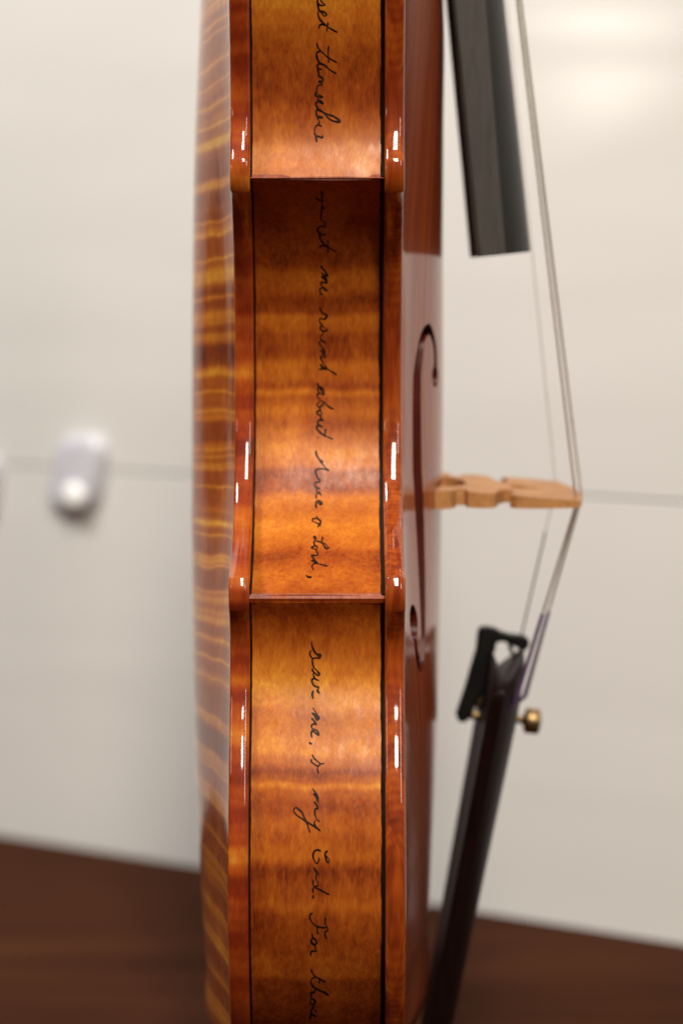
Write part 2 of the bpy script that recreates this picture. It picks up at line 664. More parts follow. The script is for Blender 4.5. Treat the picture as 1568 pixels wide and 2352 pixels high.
n1 = nt.noise(nt.coord((700, 700, 260)), 1.0, 3.0, 0.6)
nt.l(nt.ramp(n1, [(0.38, (0.0045, 0.003, 0.0026)), (0.56, (0.022, 0.009, 0.004)), (0.70, (0.085, 0.026, 0.007))]), nt.b.inputs['Base Color'])
nt.set(rough=0.55, spec=0.08, coat=0.08, coat_rough=0.3)
M_ink = nt.m
M_bead = plain("dark_varnish", (0.05, 0.006, 0.002), 0.3, coat=1.0, coat_rough=0.04)
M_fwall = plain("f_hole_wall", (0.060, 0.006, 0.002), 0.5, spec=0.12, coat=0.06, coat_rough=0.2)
M_inner = plain("raw_wood_inside", (0.30, 0.16, 0.07), 0.8)
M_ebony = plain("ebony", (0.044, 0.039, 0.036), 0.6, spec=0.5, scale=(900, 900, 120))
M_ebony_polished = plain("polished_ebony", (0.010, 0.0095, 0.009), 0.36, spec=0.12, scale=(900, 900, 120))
M_ebony_red = plain("dark_rosewood", (0.009, 0.0034, 0.003), 0.4, spec=0.08, scale=(700, 700, 25))
M_black_metal = plain("black_painted_metal", (0.006, 0.006, 0.006), 0.42, spec=0.4)
M_brass = plain("gilt_brass", (0.36, 0.25, 0.12), 0.42, metal=1.0, vary=0.15)
M_steel = plain("wound_string_metal", (0.72, 0.66, 0.56), 0.42, metal=1.0, scale=(50, 50, 4000))
M_silk = plain("purple_silk_thread", (0.085, 0.035, 0.115), 0.7, scale=(300, 300, 1800), vary=0.4)
M_bridge = None


def bridge_mat():
    nt = NT("bridge_maple")
    fl = nt.noise(nt.coord((2600, 500, 900)), 1.0, 2.0, 0.5)
    n2 = nt.noise(nt.coord((120, 120, 300)), 1.0, 3.0, 0.6)
    v = nt.math('ADD', nt.math('MULTIPLY', fl, 0.55), nt.math('MULTIPLY', n2, 0.45))
    nt.l(nt.ramp(v, [(0.3, (0.34, 0.145, 0.045)), (0.5, (0.50, 0.235, 0.085)), (0.72, (0.60, 0.31, 0.125))]), nt.b.inputs['Base Color'])
    nt.set(rough=0.5, spec=0.4)
    return nt.m


M_bridge = bridge_mat()

# ------------------------------------------------------------------ the violin
ROOT = empty("violin", (0, 0, float(zt(355))))
ROOT_Z = float(zt(355))


def part(name, v, f, mat, parent=None, **kw):
    """mesh in violin millimetres; the objects keep world axes"""
    o = link_mesh(name, v, f, mat, None, **kw)
    o.parent = ROOT if parent is None else parent
    if parent is None:
        o.matrix_parent_inverse.identity()
        o.location = (0, 0, -ROOT_Z * K)
    return o


def plate(name, sign, H, holes, mat, edge_mat):
    inner_d = 3.0
    ring = inset(inner_d)
    keep = [0]
    for i in range(1, len(ring)):                     # drop near duplicates
        if np.linalg.norm(ring[i] - ring[keep[-1]]) > 0.05:
            keep.append(i)
    ringk = ring[keep]
    # interior points
    g = 1.7
    tt, ww = np.meshgrid(np.arange(1, 355, g), np.arange(-105, 105.1, g))
    tt = tt + (np.round(ww / g) % 2) * g / 2
    Q = np.column_stack([tt.ravel(), ww.ravel()])
    Q = Q[inside(Q, ringk)]
    Q = Q[dist_to_poly(Q, ringk) > 0.9]
    for h in holes:
        Q = Q[~inside(Q, h)]
        Q = Q[dist_to_poly(Q, h) > 0.7]
    pts = [ringk] + list(holes) + [Q]
    V2 = np.vstack(pts)
    edges = []
    s = 0
    for P in [ringk] + list(holes):
        n = len(P)
        edges += [(s + i, s + (i + 1) % n) for i in range(n)]
        s += n
    ov, oe, of, _, _, _ = delaunay_2d_cdt([Vector(p) for p in V2], edges, [], 2, 1e-5)
    P2 = np.array([(p.x, p.y) for p in ov])
    cen = np.array([P2[list(f)].mean(0) for f in of])
    ok = inside(cen, ringk)
    for h in holes:
        ok &= ~inside(cen, h)
    of = [f for f, k_ in zip(of, ok) if k_]
    de = dist_to_poly(P2, out_poly)
    hh = arch(P2[:, 0], P2[:, 1], de, H)
    V = [(sign * h, -p[1], float(zt(p[0]))) for p, h in zip(P2, hh)]
    F = [tuple(f) for f in of]
    nsurf = len(F)
    # rounded edge and underside
    de_r = dist_to_poly(ringk, out_poly)
    h_r = arch(ringk[:, 0], ringk[:, 1], de_r, H)
    prof = [(2.1, EDGE_OUT - .02), (1.35, EDGE_OUT - .02), (0.80, EDGE_OUT - 0.14), (0.42, EDGE_OUT - 0.38), (0.17, EDGE_OUT - 0.72),
            (0.05, EDGE_OUT - 1.2), (0.0, EDGE_OUT - 1.9), (0.0, X_RIB + 1.9), (0.04, X_RIB + 1.2), (0.15, X_RIB + .72), (0.38, X_RIB + .36),
            (0.78, X_RIB + .14), (1.4, X_RIB + .06), (5.2, X_RIB + .04)]
    base = len(V)
    nr = len(ringk)
    rows = [[(sign * h, -p[1], float(zt(p[0]))) for p, h in zip(ringk, h_r)]]
    for d, x in prof:
        P = inset(d)[keep]
        rows.append([(sign * x, -p[1], float(zt(p[0]))) for p in P])
    for r in rows:
        V += r
    for i in range(len(rows) - 1):
        for k in range(nr):
            k2 = (k + 1) % nr
            F.append((base + i * nr + k, base + i * nr + k2, base + (i + 1) * nr + k2, base + (i + 1) * nr + k))
    o = part(name, V, F, mat)
    o.data.materials.append(edge_mat)
    for p in o.data.polygons:
        c = p.center
        if abs(c[0]) * 1000 < EDGE_OUT - 0.2:
            q = np.array([[float(tz(c[2] * 1000)), -c[1] * 1000]])
            if len(p.vertices) == 4:
                p.material_index = 1
    return o


def purfling(parent, sign, H):
    """the dark inlaid line that follows the plate edge"""
    V, F = [], []
    rows = []
    for d in (3.6, 3.85, 4.55, 4.8):
        P = inset(d)
        de = dist_to_poly(P, out_poly)
        h = arch(P[:, 0], P[:, 1], de, H)
        up = 0.05 if d in (3.85, 4.55) else -0.05
        rows.append([(sign * (hh + up), -p[1], float(zt(p[0]))) for p, hh in zip(P, h)])
    n = len(rows[0])
    for r in rows:
        V += r
    for i in range(3):
        for k in range(n):
            k2 = (k + 1) % n
            F.append((i * n + k, i * n + k2, (i + 1) * n + k2, (i + 1) * n + k))
    return part("purfling", V, F, M_purf, parent)


F_MIR = np.column_stack([F_POLY[:, 0], -F_POLY[:, 1]])[::-1]
back = plate("back_plate", -1, H_BACK, [], M_back, M_back_edge)
top = plate("top_plate", 1, H_TOP, [F_POLY, F_MIR], M_spruce, M_spruce_edge)
back["label"] = "arched back plate of flamed maple with diagonal stripes"
top["label"] = "arched spruce top plate with f holes"
purfling(back, -1, H_BACK)
purfling(top, 1, H_TOP)

# walls of the two f holes
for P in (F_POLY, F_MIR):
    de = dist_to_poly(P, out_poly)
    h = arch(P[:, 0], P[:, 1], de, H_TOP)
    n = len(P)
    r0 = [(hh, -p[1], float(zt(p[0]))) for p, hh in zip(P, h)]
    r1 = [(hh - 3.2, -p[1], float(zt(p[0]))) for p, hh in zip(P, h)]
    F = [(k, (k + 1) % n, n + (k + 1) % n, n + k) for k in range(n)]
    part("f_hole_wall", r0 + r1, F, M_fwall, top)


# ribs ---------------------------------------------------------------------------------------------------
def rib_curve(ctrl, step=0.8):
    return catmull(ctrl, step)


RC = [rib_curve(rib_up), rib_curve(rib_c), rib_curve(rib_lo)]


def rib(name, curve, side, mat, blunt=None):
    C = curve.copy()
    d = np.gradient(C, axis=0)
    d /= np.linalg.norm(d, axis=1)[:, None]
    n = np.column_stack([-d[:, 1], d[:, 0]])
    if (n[:, 1]).sum() < 0:
        n = -n
    inn = C - n * 1.1
    V, F = [], []
    nx = 9
    xs = np.linspace(-X_RIB - 0.03, X_RIB + 0.03, nx)
    # thin wood is never dead flat: a faint swell across the rib
    for i, p in enumerate(C):
        for x in xs:
            sw = 0.10 * math.sin(p[0] * 0.21 + x * 0.13) + 0.34 * (1 - abs(x / X_RIB) ** 3.5) - 0.28
            q = p + n[i] * sw
            V.append((x, -side * q[1], float(zt(q[0]))))
    m = len(C)
    for i in range(m - 1):
        for k in range(nx - 1):
            F.append((i * nx + k, i * nx + k + 1, (i + 1) * nx + k + 1, (i + 1) * nx + k))
    b = len(V)
    for p in inn:
        for x in (xs[0], xs[-1]):
            V.append((x, -side * p[1], float(zt(p[0]))))
    for i in range(m - 1):
        F.append((b + 2 * i, b + 2 * i + 1, b + 2 * i + 3, b + 2 * i + 2))
    for i in (0, m - 1):                                # end faces
        F.append(tuple([i * nx + k for k in range(nx)] + [b + 2 * i + 1, b + 2 * i]))
    return part(name, V, F, mat, angle=40)


RIBS = {}
for side in (1, -1):
    for k in range(3):
        RIBS[(side, k)] = rib("rib", RC[k], side, M_rib[k])
RIBS[(1, 0)]["label"] = "upper maple rib with handwritten ink words"
RIBS[(1, 1)]["label"] = "waist maple rib with handwritten ink words"
RIBS[(1, 2)]["label"] = "lower maple rib with handwritten ink words"

# the blunt mitre of the rib ends at each corner and the block inside it
for side in (1, -1):
    for (a, b) in (((121.4, 75.3), (123.1, 74.6)), ((219.9, 88.6), (222.2, 88.8))):
        prof = [a, ((a[0] + b[0]) / 2, max(a[1], b[1]) + .45), b, (b[0], b[1] - 5), (a[0], a[1] - 5)]
        V = []
        for x in (-X_RIB - .02, X_RIB + .02):
            V += [(x, -side * w, float(zt(t))) for t, w in prof]
        n = len(prof)
        F = [(k, (k + 1) % n, n + (k + 1) % n, n + k) for k in range(n)] + [tuple(range(n))[::-1], tuple(range(n, 2 * n))]
        part("corner_mitre", V, F, M_mitre, smooth=False)

# dark line where ribs meet the plates, wider on the top plate side
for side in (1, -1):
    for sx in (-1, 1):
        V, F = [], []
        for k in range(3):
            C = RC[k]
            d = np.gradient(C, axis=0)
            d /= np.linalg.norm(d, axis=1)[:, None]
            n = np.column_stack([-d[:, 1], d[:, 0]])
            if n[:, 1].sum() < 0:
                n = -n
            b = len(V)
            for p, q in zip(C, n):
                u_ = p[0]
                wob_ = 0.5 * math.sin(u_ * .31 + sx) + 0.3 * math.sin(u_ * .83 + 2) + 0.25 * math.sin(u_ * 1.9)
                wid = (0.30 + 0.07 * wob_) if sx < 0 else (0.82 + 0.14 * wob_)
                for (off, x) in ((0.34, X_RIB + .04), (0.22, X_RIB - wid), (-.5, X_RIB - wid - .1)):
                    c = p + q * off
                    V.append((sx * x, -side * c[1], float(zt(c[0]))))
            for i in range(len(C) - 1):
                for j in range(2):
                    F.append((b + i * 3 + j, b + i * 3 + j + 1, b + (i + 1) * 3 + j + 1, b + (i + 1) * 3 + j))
        part("rib_seam", V, F, M_seam)

# a bead of varnish that ran into the seam of the lower rib and the back plate
bp_ = at_y(572, 1958, -98.5)
v, f = lathe((bp_[0], -97.0, bp_[2]), (0, -1, 0), [(0, 0.75), (0.5, 0.8), (0.9, 0.62), (1.2, 0.3), (1.28, 0.08)], 14)
part("varnish_bead", v, f, M_bead)

# ------------------------------------------------------------------ handwriting on the ribs
# pen strokes read off the photograph: per zoomed window (x0, y0 in photo pixels, 7.84 px of zoom per photo pixel)
INK = [
 ("set", 0, 1080, 0, [
  [(650,-60),(650,80),(690,130),(860,140),(760,40),(735,-60)],
  [(655,90),(665,200),(700,300),(830,340),(905,430),(860,460),(760,360),(690,310),(660,380),(680,480),(720,560),(800,640)],
  [(800,640),(850,690),(930,760),(1080,850),(1220,930)], [(880,730),(790,690),(700,740),(690,810)],
  [(950,640),(925,780),(910,910)]]),
 ("themselves", 0, 1080, 0, [
  [(620,1220),(650,1340),(720,1440),(830,1540),(960,1650),(1200,1790)], [(720,1470),(650,1490),(610,1530)],
  [(965,1320),(955,1500),(965,1790)],
  [(610,1530),(640,1680),(700,1790),(850,1870),(1040,2030),(1190,2110)],
  [(760,1840),(680,1830),(640,1880),(670,1950),(780,1990)], [(650,1900),(670,2060),(690,2180)],
  [(670,2120),(690,2170),(760,2220),(800,2280),(790,2330),(690,2330),(760,2370),(775,2440),(690,2430),(640,2480),(620,2560),(640,2640)],
  [(690,2180),(790,2230)], [(700,2310),(790,2350)],
  [(640,2640),(595,2670),(610,2760),(660,2730),(780,2790),(690,2780),(650,2880),(690,2920),(800,2970),(740,2890),(660,2870)],
  [(650,2920),(605,2950),(610,3030),(680,3130)],
  [(680,3130),(800,3210),(950,3285),(1110,3340),(1210,3400),(1290,3485),(1090,3470),(950,3380),(860,3270),(720,3180),(640,3140),
   (610,3220),(625,3310),(780,3375),(700,3370),(650,3380),(690,3450)],
  [(690,3450),(700,3510),(680,3565),(770,3630)],
  [(690,3565),(620,3600),(570,3690),(560,3790),(590,3880),(690,3920),(790,3940),(790,3880)], [(590,3880),(605,3980),(630,4080)]]),
 ("against", 1, 1080, 680, [
  [(580,320),(680,390),(820,440)], [(760,120),(780,300),(770,420)],
  [(770,440),(780,560),(850,660)], [(780,560),(760,750),(740,880),(760,980),(860,1060),(860,1160),(710,1150)],
  [(720,1160),(650,1240),(660,1310),(740,1380),(850,1400),(885,1360)], [(690,1340),(705,1440),(740,1540),(800,1640),(890,1730),(1010,1800),(1200,1890)],
  [(860,1740),(760,1720),(690,1760)], [(945,1560),(945,1930)]]),
 ("me", 1, 1080, 940, [
  [(740,250),(800,350),(870,430),(930,560),(840,520),(740,450)], [(760,480),(900,570)], [(750,580),(830,640),(900,720),(930,745),(830,740),(750,730),(740,780),(770,840)],
  [(760,560),(880,620),(930,720)],
  [(770,840),(860,910),(930,970),(890,980),(800,900),(730,900),(720,970),(740,1050),(800,1090)]]),
 ("round", 1, 1080, 940, [
  [(715,1440),(740,1530),(820,1630),(920,1690),(850,1790),(720,1770),(700,1850),(740,1920),(770,1980)], [(910,1700),(850,1800)],
  [(740,1902),(770,1982),(720,2030),(750,2095),(840,2130),(930,2120),(880,2060),(790,1992)],
  [(790,2130),(800,2212),(740,2262),(730,2322),(790,2412),(890,2482)], [(760,2420),(705,2440),(720,2530),(790,2602),(850,2732)],
  [(790,2622),(850,2742),(790,2772),(870,2842),(870,2872),(740,2852)], [(710,2680),(840,2740)],
  [(720,2842),(750,2932),(800,3032),(880,3152),(930,3232),(830,3182),(720,3072)], [(720,3072),(780,3210),(690,3232)],
  [(900,3202),(1060,3302),(1200,3392)], [(690,3232),(900,3232)]]),
 ("about", 1, 1080, 1380, [
  [(660,170),(670,270),(760,310),(830,450),(830,510),(720,470),(650,360),(680,300)], [(700,300),(800,490)],
  [(720,480),(640,490),(650,570),(730,670),(870,755)], [(870,755),(1000,880),(1110,930)],
  [(700,720),(620,790),(690,870),(790,800),(820,750)], [(700,870),(720,960),(630,1000),(640,1050),(740,1100),(770,1050),(720,960)],
  [(740,1100),(745,1200),(800,1250),(720,1240),(650,1290),(660,1360),(750,1420),(790,1460)],
  [(700,1420),(640,1410),(620,1470),(660,1540),(760,1630),(870,1700),(1090,1790)], [(880,1490),(860,1660)], [(640,1720),(652,1772)]]),
 ("Arise", 1, 1080, 1620, [
  [(605,240),(610,350),(680,470),(780,610),(860,720),(970,810),(870,780),(740,760),(640,780),(590,820),(610,910),(650,1030),(710,1080),(700,1150)],
  [(740,520),(790,550),(720,590)],
  [(700,1150),(600,1150),(570,1180),(610,1280),(720,1340)], [(610,1280),(615,1400)], [(900,1290),(912,1318)],
  [(610,1400),(720,1460),(750,1510),(640,1450),(612,1500),(615,1620)],
  [(615,1640),(700,1680),(770,1740),(740,1780),(660,1720),(620,1700),(600,1790),(615,1890)]]),
 ("o", 1, 1080, 1860, [
  [(615,240),(640,300),(730,380),(720,460),(600,420),(500,370),(500,330),(620,305)], [(690,440),(735,530)], [(700,470),(650,560)]]),
 ("Lord", 1, 1080, 1860, [
  [(520,840),(560,820),(600,870),(590,960),(560,900),(540,850),(600,930)], [(600,960),(680,970),(760,1010),(860,1040),(920,1110),(970,1160),(900,1180),(830,1100),(790,1030)],
  [(790,810),(780,880),(770,1000)], [(770,880),(830,880)],
  [(560,940),(545,1000),(560,1070),(640,1150),(610,1190),(470,1140),(560,1110)], [(610,1190),(620,1270),(670,1340),(590,1380),(480,1370),(520,1450),(600,1560),(660,1620)],
  [(600,1570),(500,1530),(460,1530)], [(540,1600),(660,1620),(790,1650),(930,1690)], [(600,1600),(510,1640),(490,1700),(540,1800)],
  [(315,1940),(370,2000),(480,2005)]]),
 ("save", 2, 1060, 2320, [
  [(625,210),(640,330),(690,470),(780,590),(890,620),(870,690),(760,700),(660,710),(600,640),(590,530),(630,480)], [(790,620),(860,660)],
  [(650,720),(660,850),(700,980),(790,1070),(860,1170),(840,1200),(720,1130),(660,1050),(660,1000)], [(720,1130),(660,1170)], [(800,1090),(850,1160)],
  [(680,1170),(720,1280),(850,1360)], [(720,1280),(650,1320),(660,1430),(740,1520),(830,1540),(780,1680)],
  [(780,1600),(860,1730)], [(690,1640),(655,1720),(680,1880)]]),
 ("me", 2, 1060, 2560, [
  [(670,250),(730,350),(800,480),(850,550),(800,600),(700,440),(640,400)], [(760,470),(820,610)], [(630,550),(710,640),(775,740)],
  [(775,740),(680,720),(630,770),(640,850)],
  [(640,850),(740,880),(820,960),(830,1030),(730,960),(670,900),(630,960),(625,1040),(650,1120)], [(555,1235),(595,1275),(650,1280)]]),
 ("o", 2, 1060, 2560, [
  [(650,1590),(700,1690),(820,1800),(890,1860),(820,1920),(700,1860),(620,1780),(640,1720)], [(850,1830),(880,1910)],
  [(880,1860),(990,1850)], [(840,1900),(800,2000),(830,2140)]]),
 ("my", 2, 1050, 2840, [
  [(730,360),(800,470),(880,600),(910,690)], [(760,520),(850,620),(900,780)], [(770,740),(840,820),(900,950)],
  [(900,950),(820,960),(800,1060),(820,1170),(870,1270),(950,1330)], [(830,1270),(790,1350),(820,1450),(960,1590)],
  [(960,1590),(790,1460),(600,1350),(440,1240),(270,1120),(200,1020),(210,950),(270,920),(350,980),(440,1070),(490,1190),(560,1330),(610,1470),(660,1640)]]),
 ("God", 2, 1080, 3080, [
  [(740,290),(640,250),(550,300),(515,400),(540,520),(630,640),(670,590),(690,470)], [(930,270),(870,350),(870,440),(960,610),(980,580),(930,460),(870,420)],
  [(530,760),(600,860),(660,970)], [(610,840),(680,970)], [(610,960),(600,1080),(650,1180),(670,1280)],
  [(520,1110),(520,1230),(560,1320),(690,1380),(830,1460),(980,1530)], [(670,1280),(560,1320),(520,1370),(510,1480)], [(530,1550),(510,1650)]]),
 ("For", 2, 1080, 3320, [
  [(510,180),(440,230),(420,300),(470,420),(560,530),(650,570),(780,600),(890,600)], [(640,570),(640,700),(660,790)],
  [(880,320),(865,480),(920,600),(930,680),(870,720),(870,820),(900,910)],
  [(490,760),(510,880),(600,960),(620,1040),(560,1080),(470,1010),(470,950),(520,900)], [(570,1080),(590,1180),(610,1270),(480,1270),(450,1330),(455,1410)]]),
 ("thou", 2, 1080, 3470, [
  [(455,610),(510,720),(590,820),(700,880),(880,980)], [(720,860),(690,1020)], [(590,840),(500,860),(460,930),(480,1040),(560,1140)],
  [(560,1140),(680,1210),(830,1270),(970,1370)], [(580,1170),(570,1260),(460,1290),(470,1390)],
  [(470,1390),(450,1500),(440,1580),(530,1620),(580,1560),(500,1440)], [(530,1620),(520,1740),(460,1790),(460,1880),(510,1920),(620,1980)],
  [(580,1780),(610,1860)], [(510,1940),(440,1970),(430,2070)]]),
]


def on_rib(k, px, py):
    """photo pixel (1568 frame) -> (x, t) on rib k of the near side"""
    C = RC[k]
    T, W = C[:, 0], C[:, 1]
    o = np.argsort(T)
    T, W = T[o], W[o]
    d = ray(px, py)
    Y = -np.interp(float(tz(at_y(px, py, -80)[2])), T, W)
    for _ in range(30):
        p = at_y(px, py, Y)
        Yn = -np.interp(float(tz(p[2])), T, W)
        Y = 0.5 * Y + 0.5 * Yn
    p = at_y(px, py, Y)
    return p[0], float(tz(p[2]))


def lift(k, x, t, off):
    C = RC[k]
    T, W = C[:, 0], C[:, 1]
    i = int(np.clip(np.searchsorted(T, t), 1, len(T) - 1))
    w = np.interp(t, T, W)
    d = C[min(i + 2, len(T) - 1)] - C[max(i - 3, 0)]
    d /= np.linalg.norm(d)
    n = np.array([-d[1], d[0]])
    if n[1] < 0:
        n = -n
    sw = 0.10 * math.sin(t * 0.21 + x * 0.13) + 0.34 * (1 - abs(x / X_RIB) ** 3.5) - 0.28
    q = np.array([t, w]) + n * (sw + off)
    return (x, -q[1], float(zt(q[0])))


rng = random.Random(7)
for word, k, x0, y0, strokes in INK:
    V, F = [], []
    for si, st in enumerate(strokes):
        P = catmull(st, 14.0)
        n = len(P)
        d = np.gradient(P, axis=0)
        d /= np.linalg.norm(d, axis=1)[:, None] + 1e-9
        nn = np.column_stack([-d[:, 1], d[:, 0]])
        L = np.concatenate([[0], np.cumsum(np.linalg.norm(np.diff(P, axis=0), axis=1))])
        ph = rng.random() * 6
        # pen pressure: thin joining hairlines, fuller turns
        wdt = 25.5 + 6 * np.sin(L / 170.0 + ph) + 3 * np.sin(L / 57.0 + 2 * ph)
        tap = np.minimum(1, 0.45 + np.minimum(L, L[-1] - L) / 60.0)
        wdt = wdt * tap
        b = len(V)
        for i in range(n):
            off = 0.035 + 0.0035 * si + 0.01 * i / n
            for s in (-1, 0, 1):
                q = P[i] + nn[i] * wdt[i] * s
                if s == 0 and i in (0, n - 1):
                    q = q + d[i] * wdt[i] * (0.7 if i else -0.7)
                px = (x0 + q[0] / 7.84) * 0.6272
                py = (y0 + q[1] / 7.84) * 0.6272
                xx, t = on_rib(k, px, py)
                V.append(lift(k, xx, t, off + (0.012 if s == 0 else 0)))
        for i in range(n - 1):
            for j in range(2):
                F.append((b + i * 3 + j, b + i * 3 + j + 1, b + (i + 1) * 3 + j + 1, b + (i + 1) * 3 + j))
    me = bpy.data.meshes.new("handwritten_word")
    me.from_pydata([tuple(np.array(v) * K) for v in V], [], F)
    me.update()
    for p in me.polygons:
        p.use_smooth = True
    me.materials.append(M_ink)
    o = bpy.data.objects.new("handwritten_word", me)
    COL.objects.link(o)
    o.parent = RIBS[(1, k)]
    o["label"] = "word '%s' handwritten in black ink" % word

# ------------------------------------------------------------------ fingerboard and neck
fb = []
zA = at_y(1130, 588, -20)[2]
zB = at_y(1080, 0, -20)[2]
# near side lower edge, near side upper edge, crest: X at the end and at the top of the photograph
e_lo, e_up, e_cr = at_y(1097, 592, -21)[0], at_y(1160, 586, -21)[0], at_y(1217, 580, 0)[0]
t_lo, t_up, t_cr = at_y(1040, 0, -19.5)[0], at_y(1113, 0, -19.5)[0], at_y(1157, 0, 0)[0]


def fb_section(u, z, slope):
    lo, up, cr = e_lo + (t_lo - e_lo) * u, e_up + (t_up - e_up) * u, e_cr + (t_cr - e_cr) * u
    hw = 21 - 1.5 * u
    pts = []
    arcn = 14
    for i in range(arcn + 1):
        a = -1 + 2 * i / arcn
        pts.append((up + (cr - up) * (1 - a * a), a * hw))
    pts += [(up - 0.5, hw + 0.05), (lo + .6, hw - .1), (lo, hw - .7)]
    pts += [(lo, hw - 6), (lo + 1.6, hw - 9), (lo + 1.6, -hw + 9), (lo, -hw + 6)]
    pts += [(lo, -hw + .7), (lo + .6, -hw + .1), (up - 0.5, -hw - 0.05)]
    return [(x, y, z + (x - lo) * slope) for x, y in pts]


sl = (e_lo - t_lo) / (zB - zA)
secs = [fb_section(u, zA + (zB - zA) * u, sl) for u in (-0.004, 0.0, 0.25, 0.5, 0.75, 1.0, 1.4, 1.8, 2.2)]
# slightly rounded end
c0 = np.mean(np.array(secs[0]), axis=0)
secs[0] = [tuple(np.array(p) + (c0 - np.array(p)) * 0.012) for p in secs[0]]
v, f = loft(secs)
fbo = part("fingerboard", v, f, M_ebony, angle=32)
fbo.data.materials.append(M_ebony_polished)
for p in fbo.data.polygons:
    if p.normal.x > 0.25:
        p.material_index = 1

# neck under the fingerboard, with its heel on the upper ribs (above the picture)
secs = []
for u in np.linspace(1.28, 2.2, 8):
    z = zA + (zB - zA) * u
    lo = e_lo + (t_lo - e_lo) * u
    hw = 16.5 - 2.0 * (u - 1.2)
    deep = 17 + (max(0, 1.62 - u) / 0.34) ** 2 * 26
    pts = [(lo + 0.2, -hw)] + [(lo - deep * math.sin(a), -hw * math.cos(a)) for a in np.linspace(0.15, math.pi - 0.15, 13)] + [(lo + 0.2, hw)]
    secs.append([(x, y, z) for x, y in pts])
v, f = loft(secs)
part("neck", v, f, M_back_edge, angle=50)

# ------------------------------------------------------------------ bridge
BZ_LO = at_y(1150, 1165, -17)[2]             # tail side face
FOOT_X = 30.4
TOP_X = at_y(1334, 1140, -3)[0] - 0.3
BH = TOP_X - FOOT_X
bo = [(0.0, 9.8), (0.0, 20.6), (0.035, 21.0), (0.085, 20.0), (0.12, 17.4), (0.135, 13.2), (0.19, 13.0), (0.205, 17.8), (0.285, 18.9), (0.34, 19.0),
      (0.385, 18.4), (0.405, 15.5), (0.425, 11.0), (0.47, 7.6), (0.515, 8.2), (0.53, 12.0), (0.50, 15.2), (0.49, 17.6),
      (0.53, 19.3), (0.62, 19.9), (0.74, 19.8), (0.845, 18.9)]
bi = [(0.03, 9.6), (0.075, 10.6), (0.13, 9.2), (0.185, 6.0), (0.21, 2.4), (0.215, 0.0)]


def bridge_outline():
    R = []
    top_arc = []
    for y in np.linspace(18.4, -18.4, 25):
        lowE = 0.0
        # arched top, lower on the E side (y > 0)
        x = 1.0 - 0.060 * (y / 17.0) ** 2 - 0.030 * (y / 17.0 + 0.1)
        top_arc.append((min(x, 1.0), y))
    right = [(h, y) for h, y in bo]                    # y > 0 side, from foot up
    left = [(h, -y) for h, y in bo][::-1]
    under = [(h, -y) for h, y in bi] + [(h, y) for h, y in bi][::-1][1:]
    return right + top_arc + left + under


bp = np.array(bridge_outline())
bp[:, 0] *= BH
heart = []
for a in np.linspace(0, 2 * math.pi, 22, endpoint=False):
    r = 3.4 + 1.1 * math.cos(3 * a)
    heart.append((0.60 * BH + r * 1.15 * math.cos(a), r * math.sin(a)))
heart = np.array(heart)
gx, gy = np.meshgrid(np.arange(1.5, BH, 2.2), np.arange(-20, 20.1, 2.2))
Q = np.column_stack([gx.ravel(), gy.ravel()])
Q = Q[inside(Q, bp)]
Q = Q[dist_to_poly(Q, bp) > 0.6]
Q = Q[~inside(Q, heart)]
Q = Q[dist_to_poly(Q, heart) > 0.6]
V2 = np.vstack([bp, heart, Q])
nb, nh = len(bp), len(heart)
edges = [(i, (i + 1) % nb) for i in range(nb)] + [(nb + i, nb + (i + 1) % nh) for i in range(nh)]
ov, oe, of, _, _, _ = delaunay_2d_cdt([Vector(p) for p in V2], edges, [], 2, 1e-5)
P2 = np.array([(p.x, p.y) for p in ov])
cen = np.array([P2[list(f)].mean(0) for f in of])
of = [f for f, k_ in zip(of, inside(cen, bp) & ~inside(cen, heart)) if k_]


def foot_drop(h, y):
    """the soles follow the arch of the top"""
    if h < 1.2:
        return -0.55 * (abs(y) / 20.0) ** 2 * 2.0
    return 0.0


def thick(h):
    return 4.7 - 2.9 * (h / BH) ** 1.15


# the bridge stands a hair askew: its treble foot sits further up
V = [(FOOT_X + h + foot_drop(h, y), y, BZ_LO + (y + 17) * 0.045) for h, y in P2]
V += [(FOOT_X + h + foot_drop(h, y), y, BZ_LO + (y + 17) * 0.045 + thick(h)) for h, y in P2]
n = len(P2)
F = [tuple(f)[::-1] for f in of] + [tuple(i + n for i in f) for f in of]
# side walls from boundary edges
cnt = {}
for f_ in of:
    for i in range(3):
        e = (f_[i], f_[(i + 1) % 3])
        cnt[e] = 1
for (a, b) in list(cnt):
    if (b, a) not in cnt:
        F.append((a, b, b + n, a + n))
bridge = part("bridge", V, F, M_bridge, angle=35)
bridge["label"] = "unvarnished maple bridge standing on the top plate"

# ------------------------------------------------------------------ tailpiece
TP_A = at_y(1128, 1590, -20)                  # near lower edge at the string end
TP_B = at_y(984, 2352, -14)
cr_A = at_y(1204, 1590, 0)[0] - TP_A[0]
cr_B = at_y(1046, 2352, 0)[0] - TP_B[0]


def tp_point(u):
    return TP_A + (TP_B - TP_A) * u


